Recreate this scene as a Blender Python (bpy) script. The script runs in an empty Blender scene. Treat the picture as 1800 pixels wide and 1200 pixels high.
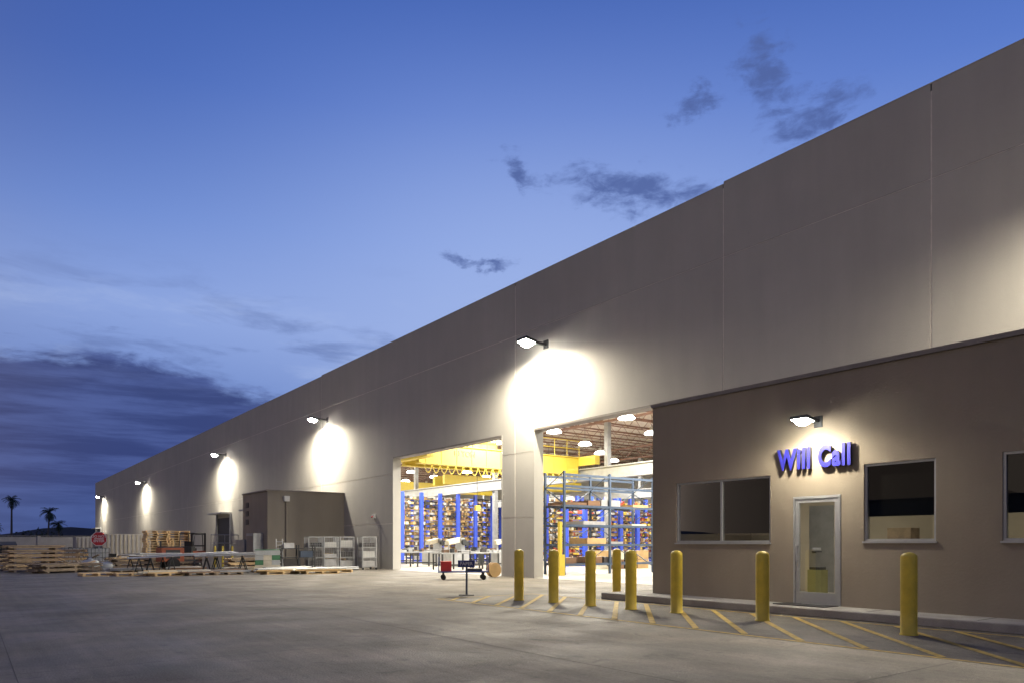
import bpy, math, random
from mathutils import Vector, Matrix
random.seed(7)
S = bpy.context.scene
COL = S.collection
R = math.radians

# ------------------------------------------------------------------ materials
def mat(name, col, rough=0.7, metal=0.0, var=0.15, scale=3.0, bump=0.0, bscale=60.0, spec=0.5, stretch=(1,1,1)):
    m = bpy.data.materials.new(name); m.use_nodes = True
    nt = m.node_tree; b = nt.nodes["Principled BSDF"]
    b.inputs["Roughness"].default_value = rough
    b.inputs["Metallic"].default_value = metal
    b.inputs["Specular IOR Level"].default_value = spec
    tc = nt.nodes.new("ShaderNodeTexCoord")
    mp = nt.nodes.new("ShaderNodeMapping"); mp.inputs["Scale"].default_value = stretch
    nt.links.new(tc.outputs["Object"], mp.inputs["Vector"])
    n = nt.nodes.new("ShaderNodeTexNoise"); n.inputs["Scale"].default_value = scale
    n.inputs["Detail"].default_value = 6; n.inputs["Roughness"].default_value = 0.6
    nt.links.new(mp.outputs["Vector"], n.inputs["Vector"])
    r = nt.nodes.new("ShaderNodeValToRGB")
    c = Vector(col)
    r.color_ramp.elements[0].position = 0.3; r.color_ramp.elements[1].position = 0.72
    r.color_ramp.elements[0].color = (*(c*(1-var)), 1); r.color_ramp.elements[1].color = (*[min(1, v) for v in c*(1+var)], 1)
    nt.links.new(n.outputs["Fac"], r.inputs["Fac"]); nt.links.new(r.outputs["Color"], b.inputs["Base Color"])
    if bump > 0:
        n2 = nt.nodes.new("ShaderNodeTexNoise"); n2.inputs["Scale"].default_value = bscale; n2.inputs["Detail"].default_value = 4
        nt.links.new(tc.outputs["Object"], n2.inputs["Vector"])
        bp = nt.nodes.new("ShaderNodeBump"); bp.inputs["Strength"].default_value = bump; bp.inputs["Distance"].default_value = 0.02
        nt.links.new(n2.outputs["Fac"], bp.inputs["Height"]); nt.links.new(bp.outputs["Normal"], b.inputs["Normal"])
    return m

def emat(name, col, s):
    m = bpy.data.materials.new(name); m.use_nodes = True
    b = m.node_tree.nodes["Principled BSDF"]
    b.inputs["Base Color"].default_value = (*col, 1)
    b.inputs["Emission Color"].default_value = (*col, 1); b.inputs["Emission Strength"].default_value = s
    m.cycles.emission_sampling = 'NONE'
    return m

def wallmat(name, col, amt=1.0):
    m = mat(name, col, 0.85, var=0.06*amt, scale=0.35, bump=0.2, bscale=25)
    nt = m.node_tree; b = nt.nodes["Principled BSDF"]
    ramp = [n for n in nt.nodes if n.type == 'VALTORGB'][0]
    tc = [n for n in nt.nodes if n.type == 'TEX_COORD'][0]
    mp = nt.nodes.new("ShaderNodeMapping"); mp.inputs["Scale"].default_value = (1.5, 1.5, 0.22)
    nt.links.new(tc.outputs["Object"], mp.inputs["Vector"])
    n = nt.nodes.new("ShaderNodeTexNoise"); n.inputs["Scale"].default_value = 1.2; n.inputs["Detail"].default_value = 8
    nt.links.new(mp.outputs["Vector"], n.inputs["Vector"])
    mr = nt.nodes.new("ShaderNodeMapRange"); mr.inputs[1].default_value = .3; mr.inputs[2].default_value = .7
    mr.inputs[3].default_value = 1-.05*amt; mr.inputs[4].default_value = 1+.04*amt
    nt.links.new(n.outputs["Fac"], mr.inputs[0])
    mx = nt.nodes.new("ShaderNodeVectorMath"); mx.operation = 'SCALE'
    nt.links.new(ramp.outputs["Color"], mx.inputs[0]); nt.links.new(mr.outputs[0], mx.inputs["Scale"])
    nt.links.new(mx.outputs[0], b.inputs["Base Color"])
    return m

M_wall = wallmat("wall_paint", (.395, .382, .355))
M_joint = mat("joint_sealant", (.66, .63, .58), .8)
M_coping = mat("metal_coping", (.20, .18, .165), .5, .3)
M_office = wallmat("office_stucco", (.27, .228, .172), 1.4)
M_util = wallmat("utility_stucco", (.27, .24, .195), 1.2)
M_gray = mat("gray_steel", (.35, .36, .37), .45, .6)
M_alum = mat("aluminium", (.55, .56, .57), .35, .8, var=.08)
M_alumpaint = mat("aluminium_frame", (.42, .43, .44), .4, .5, var=.05)
M_dark = mat("dark_metal", (.035, .037, .04), .5, .3)
M_shade = mat("shade_fabric", (.008, .008, .009), .9)
M_black = mat("black_rubber", (.02, .02, .02), .8)
M_yel = mat("bollard_yellow", (.70, .51, .045), .5, var=.14, scale=4, bump=.05)
M_crane = mat("crane_yellow", (.55, .42, .05), .5, var=.06)
M_blue = mat("rack_blue", (.03, .07, .50), .45, var=.1)
M_bluegray = mat("rack_bluegray", (.06, .085, .13), .5, .2)
M_lets = mat("letter_blue", (.03, .03, .33), .4, var=.05)
M_navy = mat("navy_paint", (.02, .035, .16), .5)
M_red = mat("sign_red", (.45, .02, .025), .45, var=.08)
M_orange = mat("orange_paint", (.36, .08, .025), .5)
M_white = mat("white_paint", (.66, .66, .63), .6, var=.06)
M_plastic = mat("tote_plastic", (.38, .40, .40), .4, var=.1)
M_cream = mat("cream_wall", (.50, .45, .36), .8, var=.04)
M_wood = mat("pallet_wood", (.62, .44, .23), .8, var=.25, scale=5, stretch=(1, 1, 6))
M_wood2 = mat("weathered_wood", (.30, .23, .155), .85, var=.35, scale=6)
M_conc = mat("curb_concrete", (.34, .32, .28), .85, var=.18, scale=2.5, bump=.4, bscale=40)
M_intfloor = mat("warehouse_floor", (.40, .37, .32), .35, var=.12, scale=.7)
M_intwall = mat("interior_wall", (.5, .5, .48), .8, var=.05)
M_deck = mat("roof_deck", (.56, .50, .43), .8, var=.1)
M_joist = mat("joist_primer", (.24, .14, .105), .6, var=.1)
M_paint = mat("marking_yellow", (.46, .31, .06), .75, var=.4, scale=7)
M_green = mat("green_wrap", (.06, .18, .09), .5)
M_fence = mat("block_fence", (.27, .26, .26), .9, var=.12, scale=2)
M_trunk = mat("palm_trunk", (.10, .08, .06), .9, var=.3, scale=8)
M_frond = mat("palm_frond", (.04, .055, .025), .8, var=.4, scale=6)
M_leaf = mat("far_foliage", (.035, .045, .025), .9, var=.5, scale=1.5)
M_hill = mat("hill_rock", (.07, .07, .075), .9, var=.3, scale=.01)
M_yg = mat("yellow_green", (.20, .20, .08), .6)
M_crack = mat("ground_joint_filler", (.06, .054, .046), .9, var=.4)
M_lens = emat("lamp_lens", (1, .95, .82), 150)
M_bay = emat("highbay_lens", (1, .97, .9), 14)
M_ofl = emat("office_troffer", (1, .93, .8), 5)
M_stock = [mat("stock_%s" % n, c, .5, mt, var=.2) for n, c, mt in [
    ("brown", (.16, .09, .05), 0), ("tan", (.42, .28, .13), 0), ("alu", (.5, .5, .5), .7), ("dark", (.05, .045, .045), .2),
    ("bronze", (.3, .2, .08), .5), ("red", (.36, .06, .035), 0), ("yellow", (.6, .42, .05), 0), ("cream", (.5, .46, .36), 0)]]

def glass(name, tint, gl):
    m = bpy.data.materials.new(name); m.use_nodes = True; nt = m.node_tree
    nt.nodes.remove(nt.nodes["Principled BSDF"]); out = nt.nodes["Material Output"]
    t = nt.nodes.new("ShaderNodeBsdfTransparent"); t.inputs[0].default_value = (*tint, 1)
    g = nt.nodes.new("ShaderNodeBsdfGlossy"); g.inputs["Roughness"].default_value = 0.01
    g.inputs[0].default_value = (gl, gl, gl, 1)
    f = nt.nodes.new("ShaderNodeFresnel"); f.inputs[0].default_value = 1.5
    mx = nt.nodes.new("ShaderNodeMixShader")
    nt.links.new(f.outputs[0], mx.inputs[0]); nt.links.new(t.outputs[0], mx.inputs[1]); nt.links.new(g.outputs[0], mx.inputs[2])
    nt.links.new(mx.outputs[0], out.inputs[0]); return m
M_tint = glass("tinted_glass", (.34, .34, .32), .9)
M_glass = glass("door_glass", (.7, .7, .68), 1)

def groundmat():
    m = bpy.data.materials.new("yard_concrete"); m.use_nodes = True; nt = m.node_tree; b = nt.nodes["Principled BSDF"]
    L = nt.links.new; tc = nt.nodes.new("ShaderNodeTexCoord")
    def noise(sc, det, st=(1, 1, 1), dist=0):
        mp = nt.nodes.new("ShaderNodeMapping"); mp.inputs["Scale"].default_value = st; L(tc.outputs["Object"], mp.inputs["Vector"])
        n = nt.nodes.new("ShaderNodeTexNoise"); n.inputs["Scale"].default_value = sc; n.inputs["Detail"].default_value = det
        n.inputs["Distortion"].default_value = dist; L(mp.outputs[0], n.inputs["Vector"]); return n.outputs["Fac"]
    def mrange(s, a, b_, c, d):
        r = nt.nodes.new("ShaderNodeMapRange"); r.inputs[1].default_value = a; r.inputs[2].default_value = b_
        r.inputs[3].default_value = c; r.inputs[4].default_value = d; L(s, r.inputs[0]); return r.outputs[0]
    def mul(a, b_):
        r = nt.nodes.new("ShaderNodeMath"); r.operation = 'MULTIPLY'; L(a, r.inputs[0]); L(b_, r.inputs[1]); return r.outputs[0]
    f = mrange(noise(.12, 5), .3, .7, .70, 1.25)
    f = mul(f, mrange(noise(.9, 8, (1, 1, 1), .6), .3, .7, .66, 1.25))
    f = mul(f, mrange(noise(1.2, 6, (6, .25, 1)), .3, .7, .84, 1.12))
    f = mul(f, mrange(noise(5, 3), .60, .76, 1.0, .55))
    f = mul(f, mrange(noise(1.7, 2, (1, 1, 1), 1.5), .64, .70, 1.0, .70))
    f = mul(f, mrange(noise(22, 5), .3, .7, .82, 1.15))
    f = mul(f, mrange(noise(80, 3), .2, .8, .6, 1.35))
    sc = nt.nodes.new("ShaderNodeVectorMath"); sc.operation = 'SCALE'; sc.inputs[0].default_value = (.152, .133, .104)
    L(f, sc.inputs["Scale"]); L(sc.outputs[0], b.inputs["Base Color"])
    L(mrange(noise(.7, 6), .3, .7, .55, .85), b.inputs["Roughness"])
    bp = nt.nodes.new("ShaderNodeBump"); bp.inputs["Strength"].default_value = .8; bp.inputs["Distance"].default_value = .015
    L(noise(40, 6), bp.inputs["Height"]); L(bp.outputs[0], b.inputs["Normal"])
    return m
M_ground = groundmat()

# ------------------------------------------------------------------ mesh builder
class B:
    def __init__(s, name, parent=None, loc=(0, 0, 0), rz=0.0):
        s.n = name; s.v = []; s.f = []; s.mi = []; s.m = []; s.p = parent; s.loc = loc; s.rz = rz; s.smooth = []
    def idx(s, m):
        if m not in s.m: s.m.append(m)
        return s.m.index(m)
    def add(s, vs, fs, m, sm=False):
        o = len(s.v); i = s.idx(m); s.v += [tuple(v) for v in vs]
        for f in fs: s.f.append([a+o for a in f]); s.mi.append(i); s.smooth.append(sm)
    BF = [(0, 3, 2, 1), (4, 5, 6, 7), (0, 1, 5, 4), (1, 2, 6, 5), (2, 3, 7, 6), (3, 0, 4, 7)]
    def box(s, x0, x1, y0, y1, z0, z1, m):
        x0, x1 = min(x0, x1), max(x0, x1); y0, y1 = min(y0, y1), max(y0, y1); z0, z1 = min(z0, z1), max(z0, z1)
        s.add([(x0, y0, z0), (x1, y0, z0), (x1, y1, z0), (x0, y1, z0), (x0, y0, z1), (x1, y0, z1), (x1, y1, z1), (x0, y1, z1)], B.BF, m)
    def obox(s, c, d, rot, m):
        Rm = Matrix.Rotation(rot[2], 3, 'Z') @ Matrix.Rotation(rot[1], 3, 'Y') @ Matrix.Rotation(rot[0], 3, 'X')
        h = Vector(d)/2; c = Vector(c)
        vs = [c + Rm @ Vector((sx*h.x, sy*h.y, sz*h.z)) for sz in (-1, 1) for sx, sy in ((-1, -1), (1, -1), (1, 1), (-1, 1))]
        s.add(vs, B.BF, m)
    def cyl(s, p0, p1, r, m, n=10, r2=None, caps=True):
        p0 = Vector(p0); p1 = Vector(p1); r2 = r if r2 is None else r2
        d = (p1-p0).normalized(); a = d.orthogonal().normalized(); b = d.cross(a)
        vs = []
        for p, rr in ((p0, r), (p1, r2)):
            for i in range(n):
                t = 2*math.pi*i/n; vs.append(p + (a*math.cos(t)+b*math.sin(t))*rr)
        s.add(vs, [(i, (i+1) % n, n+(i+1) % n, n+i) for i in range(n)], m, True)
        if caps: s.add(vs, [tuple(range(n-1, -1, -1)), tuple(range(n, 2*n))], m)
    def lathe(s, prof, c, m, n=24):
        c = Vector(c); vs = []; fs = []
        for r, z in prof:
            for i in range(n):
                t = 2*math.pi*i/n; vs.append(c+Vector((r*math.cos(t), r*math.sin(t), z)))
        for k in range(len(prof)-1):
            for i in range(n): fs.append((k*n+i, k*n+(i+1) % n, (k+1)*n+(i+1) % n, (k+1)*n+i))
        s.add(vs, fs, m, True)
    def done(s, bevel=0):
        me = bpy.data.meshes.new(s.n); me.from_pydata(s.v, [], s.f)
        for m in s.m: me.materials.append(m)
        me.polygons.foreach_set("material_index", s.mi); me.polygons.foreach_set("use_smooth", s.smooth); me.update()
        o = bpy.data.objects.new(s.n, me); COL.objects.link(o); o.location = s.loc; o.rotation_euler = (0, 0, s.rz)
        if s.p: o.parent = s.p
        if bevel:
            b = o.modifiers.new("bevel", 'BEVEL'); b.width = bevel; b.segments = 2; b.limit_method = 'ANGLE'
        return o

def empty(name, loc=(0, 0, 0)):
    e = bpy.data.objects.new(name, None); COL.objects.link(e); e.location = loc; e.empty_display_size = .2; return e

def text(name, body, size, loc, rot, m, extr=.01, off=0.0, parent=None, width=None, spacing=1.0, m2=None):
    c = bpy.data.curves.new(name, 'FONT'); c.body = body; c.size = size; c.extrude = extr; c.offset = off
    c.align_x = 'CENTER'; c.align_y = 'CENTER'; c.space_character = spacing; c.resolution_u = 4
    t = bpy.data.objects.new(name+"_tmp", c); COL.objects.link(t)
    bpy.context.view_layer.update()
    me = bpy.data.meshes.new_from_object(t.evaluated_get(bpy.context.evaluated_depsgraph_get()))
    bpy.data.objects.remove(t)
    me.materials.clear(); me.materials.append(m)
    if m2:
        me.materials.append(m2)
        for p in me.polygons:
            if abs(p.normal.z) < .5: p.material_index = 1
    if width:
        xs = [v.co.x for v in me.vertices]; k = width/(max(xs)-min(xs))
        for v in me.vertices: v.co.x *= k
    o = bpy.data.objects.new(name, me); COL.objects.link(o); o.location = loc; o.rotation_euler = rot
    if parent: o.parent = parent
    return o
ROT_W = (R(90), 0, R(-90))   # on a wall facing -x

def light(name, kind, loc, energy, col, parent=None, **k):
    l = bpy.data.lights.new(name, kind); l.energy = energy; l.color = col
    for a, v in k.items():
        if a != 'rot': setattr(l, a, v)
    o = bpy.data.objects.new(name, l); COL.objects.link(o); o.location = loc
    if 'rot' in k: o.rotation_euler = k['rot']
    if parent: o.parent = parent
    return o

# ------------------------------------------------------------------ ground
g = B("ground")
g.add([(-1500, -1500, 0), (1500, -1500, 0), (1500, 2500, 0), (-1500, 2500, 0)], [(0, 1, 2, 3)], M_ground)
ground = g.done()
g = B("ground_control_joints", ground)
def strip(b, p, q, w, z, m):
    p = Vector((*p, z)); q = Vector((*q, z)); d = (q-p).normalized(); nn = Vector((-d.y, d.x, 0))*w/2
    b.add([p-nn, q-nn, q+nn, p+nn], [(0, 1, 2, 3)], m)
strip(g, (5.6, -10), (5.6, 90), .016, .003, M_crack); strip(g, (.4, -10), (.4, 90), .008, .003, M_crack)
strip(g, (11.0, 17), (11.0, 90), .012, .003, M_crack)
for i in range(16):
    y = -7+i*5.4
    strip(g, (-30, y), (9.1, y), .013, .0035, M_crack)
    if y > 17: strip(g, (9.1, y), (17.9, y), .013, .0035, M_crack)
g.done()

g = B("road_markings")
X0, X1, Y0, Y1 = 9.25, 12.25, -8, 15.7
strip(g, (X0, Y0), (X0, Y1+.05), .07, .006, M_paint); strip(g, (X1, Y0), (X1, Y1+.05), .07, .006, M_paint)
strip(g, (X0+.05, Y1), (X1-.05, Y1), .07, .006, M_paint)
c = -20
while c < 8:
    xs = max(X0+.07, Y0-c); xe = min(X1-.07, Y1-.07-c)
    if xe > xs+.1: strip(g, (xs, xs+c), (xe, xe+c), .10, .010, M_paint)
    c += .92
g.done()

g = B("sidewalk")
g.box(12.72, 13.5, -9, 13.2, 0.0, .148, M_conc); g.box(13.501, 17.98, 12.55, 13.2, 0.0, .148, M_conc)
for i in range(12): g.box(12.722, 13.49, 12.2-i*1.8, 12.215-i*1.8, .1485, .151, M_crack)
g.done()
g = B("curb"); g.box(12.56, 12.717, -9, 13.35, 0, .155, M_conc); g.box(12.717, 17.9, 13.203, 13.35, 0, .155, M_conc); g.done(.02)

# ------------------------------------------------------------------ warehouse
WH = empty("warehouse_building")
D = 18.0; H = 12.0; HD = 5.9
doors = [(14.7, 23.0), (25.1, 35.0)]
ys = [-20, -6, 1.0, 8.04, 13.9, 24.2, 44.7, 62.0, 79.8, 107.5, 127, 146.5]
g = B("wall_panels", WH)
for i in range(len(ys)-1):
    gp = .019 if ys[i] < 20 else .035
    a, b_ = ys[i]+gp, ys[i+1]-gp
    top = H if ys[i] < 13 else (H-.06 if ys[i] < 44 else H-.12)
    g.box(D, D+.1, a, b_, 9.8+gp*.6, top, M_wall)
    cuts = [(max(a, d0), min(b_, d1)) for d0, d1 in doors if d1 > a and d0 < b_]
    zl = 9.8-gp*.6
    if not cuts:
        for z0, z1 in ((0, 5.0), (5.0+gp, zl)): g.box(D, D+.1, a, b_, z0, z1, M_wall)
    else:
        g.box(D, D+.1, a, b_, HD, zl, M_wall); cur = a
        for c0, c1 in cuts:
            if c0 > cur+.05:
                for z0, z1 in ((0, 2.4), (2.4+gp, 5.0), (5.0+gp, HD-.0)): g.box(D, D+.1, cur, c0, z0, z1, M_wall)
            cur = c1
        if b_ > cur+.05:
            for z0, z1 in ((0, 2.4), (2.4+gp, 5.0), (5.0+gp, HD-.0)): g.box(D, D+.1, cur, b_, z0, z1, M_wall)
g.box(D, 64, 146.5, 146.8, 0, H-.13, M_wall)
g.done()
g = B("wall_core", WH)
def core(y0, y1, z0, z1): g.box(D+.012, D+.42, y0, y1, z0, z1, M_joint)
core(-20, 14.7-.002, 0, HD+.02); core(23.0+.002, 25.1-.002, 0, HD+.02); core(35.002, 146.45, 0, HD+.02); core(-20, 146.45, HD+.021, H-.16)
g.done()
g = B("door_jambs", WH)
for d0, d1 in doors:
    g.box(D-.012, D+.45, d1-.06, d1-.003, 0, HD-.003, M_wall)
    g.box(D-.012, D+.45, d0+.003, d0+.06, 0, HD-.003, M_wall)
    g.box(D-.01, D+.45, d0+.061, d1-.061, HD-.08, HD-.004, M_coping)
g.done()
g = B("parapet_coping", WH)
g.box(D-.006, D+.5, -20, 13.88, H+.002, H+.03, M_wall); g.box(D-.006, D+.5, 13.9, 44.69, H-.058, H-.03, M_wall); g.box(D-.006, D+.5, 44.7, 146.8, H-.118, H-.09, M_wall)
g.done()
g = B("roof_and_interior_walls", WH)
g.box(D+.43, 64, -20, 146.4, 10.9, 11.2, M_deck)
g.box(64, 64.3, -20, 146.8, 0, 11.5, M_intwall)
g.box(D+.43, 63.99, 112, 112.2, 0, 10.89, M_intwall)
g.box(D+.43, 63.99, -14.2, -14, 0, 10.89, M_intwall)
g.add([(D-.02, -14, .008), (64, -14, .008), (64, 112, .008), (D-.02, 112, .008)], [(0, 1, 2, 3)], M_intfloor)
g.done()
g = B("roof_joists", WH)
y = 14.0
while y < 110:
    g.box(18.5, 63.9, y-.05, y+.05, 10.7, 10.82, M_joist); g.box(18.5, 63.9, y-.04, y+.04, 9.95, 10.02, M_joist)
    x = 18.6; up = True
    while x < 63:
        g.cyl((x, y, 10.0 if up else 10.72), (x+.75, y, 10.72 if up else 10.0), .02, M_joist, 4, caps=False); x += .75; up = not up
    y += 2.8
for x in (31.6, 47):
    g.box(x-.1, x+.1, 5, 111, 9.75, 9.88, M_joist); g.box(x-.1, x+.1, 5, 111, 8.8, 8.92, M_joist)
    y = 5; up = True
    while y < 110:
        g.cyl((x, y, 8.9 if up else 9.76), (x, y+1.1, 9.76 if up else 8.9), .045, M_joist, 4, caps=False); y += 1.1; up = not up
g.done()
g = B("steel_columns", WH)
for x in (31.6, 47):
    for y in (9, 20.5, 33, 45, 57, 69, 81, 93, 105): g.box(x-.15, x+.15, y-.15, y+.15, .01, 8.79, M_gray)
g.done()
g = B("personnel_door", WH)
g.box(D-.03, D-.002, 36.55, 37.75, .0, 2.28, M_wall); g.box(D-.05, D-.031, 36.63, 37.67, .02, 2.2, M_wall)
g.cyl((D-.08, 36.72, 1.0), (D-.08, 36.86, 1.0), .015, M_alum); g.done()
g = B("wall_alarm_box", WH); g.box(D-.12, D-.003, 37.0, 37.25, 2.75, 2.98, M_white); g.cyl((D-.13, 37.12, 2.86), (D-.2, 37.12, 2.8), .05, M_red); g.done()
g = B("loading_dock_door", WH)
for (a, b_) in ((54.5, 59.0), (64.5, 68.5), (139.5, 144)):
    g.box(D-.02, D-.003, a, b_, 0, 3.6, M_dark)
    g.box(D-.16, D-.021, a-.2, a, 0, 3.9, M_alumpaint); g.box(D-.16, D-.021, b_, b_+.2, 0, 3.9, M_alumpaint); g.box(D-.9, D-.021, a-.2, b_+.2, 3.901, 4.02, M_alumpaint)
g.done()

# overhead crane
CR = empty("overhead_crane")
g = B("bridge_girder", CR)
for y in (35.2, 36.8):
    g.box(19.6, 31.0, y-.16, y+.16, 5.75, 6.75, M_crane); g.box(19.6, 31.0, y-.26, y+.26, 6.751, 6.8, M_crane); g.box(19.6, 31.0, y-.26, y+.26, 5.7, 5.749, M_crane)
g.box(19.2, 19.59, 33.5, 38.5, 5.9, 6.5, M_crane); g.box(31.01, 31.4, 33.5, 38.5, 6.25, 6.8, M_crane)
for k in range(12): x = 20+k; g.cyl((x, 34.95, 6.8), (x, 34.95, 7.8), .025, M_crane, 5)
for z in (7.3, 7.8): g.cyl((19.8, 34.95, z), (31, 34.95, z), .025, M_crane, 5)
for k in range(11): g.box(20.0+k, 20.04+k, 35.02, 35.038, 5.76, 6.74, M_crane)
g.done()
g = B("trolley_hoist", CR); g.box(23, 25, 35.4, 36.6, 6.81, 7.3, M_crane); g.cyl((23.1, 36, 6.2), (24.9, 36, 6.2), .3, M_dark, 14)
g.cyl((24, 36, 6), (24, 36, 3.6), .015, M_dark, 5); g.box(23.85, 24.15, 35.9, 36.1, 3.3, 3.6, M_crane); g.done()
g = B("festoon_cable", CR)
for i in range(22):
    x = 19.8+i*.5
    for k in range(6):
        t0, t1 = k/6, (k+1)/6
        f = lambda t: (x+t*.5, 34.85, 5.7-.5*(1-(2*t-1)**2))
        g.cyl(f(t0), f(t1), .022, M_crane, 5, caps=False)
g.box(19.6, 31, 34.8, 34.88, 5.68, 5.74, M_crane)
g.done()
text("capacity_label", "10 TON", .42, (22.5, 35.025, 6.38), (R(90), 0, 0), M_dark, .004, .008, CR)
CR2 = empty("overhead_crane")
g = B("bridge_girders", CR2)
g.box(32, 46.5, 66, 66.4, 6.6, 7.6, M_crane); g.box(19.6, 31, 61, 61.4, 6.3, 7.3, M_crane); g.box(31.5, 46.4, 52, 52.35, 6.25, 7.05, M_crane); g.box(31.5, 46.4, 53.6, 53.95, 6.25, 7.05, M_crane); g.done()
g = B("crane_runway_beams", CR)
for x, z in ((19.1, 6.9), (31.3, 5.3), (46.6, 5.3)):
    g.box(x-.2, x+.2, 6, 110, z, z+.06, M_gray); g.box(x-.04, x+.04, 6, 110, z+.06, z+.7, M_gray); g.box(x-.2, x+.2, 6, 110, z+.7, z+.77, M_gray)
g.done()

def highbay(x, y, z):
    b = B("high_bay_light", None, (x, y, z))
    b.lathe([(.001, .0), (.46, .0), (.49, .05), (.34, .2)], (0, 0, 0), M_bay, 14); b.lathe([(.342, .2), (.14, .34), (.12, .5), (.001, .51)], (0, 0, 0), M_white, 12)
    b.cyl((0, 0, .5), (0, 0, 1.6), .012, M_dark, 4)
    return b.done()
for x in (21.5, 26, 30, 35.5, 40, 44.5, 50):
    for j in range(14):
        y = 17+j*6.4+(3.2 if int(x*2) % 2 else 0)
        highbay(x, y, 8.4)
for x in (25, 41):
    for y in (21, 32, 44, 57, 74, 94):
        light("high_bay_lamp", 'AREA', (x, y, 8.25), 3200 if y < 90 else 4500, (1, .94, .82), None, shape='SQUARE', size=1.6)

# cantilever racks
def canti(x0, x1, y, h, lev, cols, um=M_blue):
    b = B("cantilever_rack", None, (x0, y, .01)); L = x1-x0
    n = int(L/1.5); dx = L/n
    for i in range(n+1):
        b.box(i*dx-.13, i*dx+.13, -1.3, -1.1, 0, h, um); b.box(i*dx-.06, i*dx+.06, -1.09, -.13, 0, .15, um)
        for k in range(lev): z = .5+k*(h-.6)/lev; b.box(i*dx-.03, i*dx+.03, -1.09, -.13, z-.06, z, um if i % 2 else M_dark)
    for i in range(n):
        for k in range(lev):
            z = .5+k*(h-.6)/lev+.003; gap = (h-.6)/lev-.09
            b.box(i*dx+.14, (i+1)*dx-.14, -1.12, -1.05, z-.05, z-.004, s[4] if k % 2 else M_dark)
            xx = i*dx+.15
            while xx < (i+1)*dx-.26:
                w = random.uniform(.08, .26); w = min(w, (i+1)*dx-.14-xx)
                if random.random() < .82:
                    b.box(xx, xx+w*.93, -1.04+random.uniform(-.1, .15), -.16, z, z+gap*random.uniform(.35, .9), random.choice(cols))
                xx += w
    return b.done()
s = M_stock
canti(21.0, 34, 50, 5.2, 12, [s[0], s[0], s[1], s[3], s[3], s[4], s[2], s[7]])
canti(26.0, 40, 60, 5.6, 12, [s[0], s[1], s[3], s[4], s[2]])
canti(34.8, 60, 46, 5.2, 11, [s[0], s[1], s[5], s[2], s[7], s[6], s[3]])
canti(28.5, 42, 34.5, 3.6, 9, [s[5], s[7], s[2], s[1], s[3], s[6], s[5], s[0]], M_blue)
canti(34.2, 50, 39.5, 4.6, 10, [s[5], s[0], s[2], s[1], s[4], s[6], s[3], s[7]], M_blue)
canti(38, 60, 70, 6.0, 10, [s[0], s[1], s[3], s[4], s[2]])
canti(20, 38, 75, 6.0, 10, [s[0], s[1], s[3], s[4], s[2]])

g = B("pallet_rack")
xa, xb, ya, yb = 20.7, 26.2, 24.3, 25.6
for x in (xa, 23.4, xb):
    for y in (ya, yb): g.box(x-.05, x+.05, y-.04, y+.04, .01, 4.5, M_bluegray)
    z = .3; f = True
    while z < 4.2:
        g.cyl((x, ya if f else yb, z), (x, yb if f else ya, z+.7), .022, M_bluegray, 5, caps=False); z += .7; f = not f
for z in (.5, 1.35, 2.2, 3.05, 3.9, 4.4):
    for y in (ya, yb): g.box(xa+.051, xb-.051, y-.03, y+.03, z-.1, z, M_bluegray)
for x0, x1 in ((xa, 23.4), (23.4, xb)):
    g.cyl((x0, yb, .6), (x1, yb, 2.1), .02, M_bluegray, 5, caps=False); g.cyl((x1, yb, .6), (x0, yb, 2.1), .02, M_bluegray, 5, caps=False)
    g.cyl((x0, yb, 2.2), (x1, yb, 3.8), .02, M_bluegray, 5, caps=False); g.cyl((x1, yb, 2.2), (x0, yb, 3.8), .02, M_bluegray, 5, caps=False)
for z in (.5, 1.35, 2.2, 3.05):
    x = xa+.1
    while x < xb-.8:
        w = random.uniform(.4, 1.4)
        if random.random() < .6: g.box(x, min(x+w, xb-.1), ya+.05, yb-.05, z+.002, z+random.uniform(.05, .3), random.choice([s[2], s[0], s[7], s[1], s[3]]))
        x += w+.1
g.done()
g = B("pallet_rack")
for x in (27.5, 30.2):
    for y in (20.5, 21.6): g.box(x-.05, x+.05, y-.04, y+.04, .01, 5.0, M_blue)
for z in (1.2, 2.4, 3.6, 4.8):
    for y in (20.5, 21.6): g.box(27.551, 30.149, y-.03, y+.03, z-.1, z, M_orange)
    g.box(27.8, 29.9, 20.6, 21.5, z+.002, z+.5, random.choice([s[1], s[7], s[5]]))
g.done()

def table(x, y, rz, L=2.6, W=1.1, junk=True):
    b = B("work_table", None, (x, y, .01), rz)
    b.box(-L/2, L/2, -W/2, W/2, .82, .88, M_gray)
    for sx in (-1, 0, 1):
        for sy in (-1, 1): b.box(sx*(L/2-.08)-.035, sx*(L/2-.08)+.035, sy*(W/2-.08)-.035, sy*(W/2-.08)+.035, 0, .819, M_dark)
    for sy in (-1, 1): b.box(-L/2+.12, L/2-.12, sy*(W/2-.08)-.02, sy*(W/2-.08)+.02, .2, .26, M_dark)
    if junk:
        for i in range(7):
            xx = random.uniform(-L/2+.2, L/2-.3); yy = random.uniform(-.4, .2); w = random.uniform(.1, .35)
            b.box(xx, xx+w, yy, yy+w*.7, .882+i*.0005, .9+random.uniform(.03, .25), random.choice([s[2], s[0], M_dark, s[3], M_gray]))
    return b.done()
for p in ((20.8, 33.0), (23.8, 34.0), (21.2, 38.5), (24.6, 38.8), (27.8, 39.2), (22.4, 43.5), (26, 44), (29.6, 44)): table(p[0], p[1], random.uniform(-.06, .06))
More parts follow.
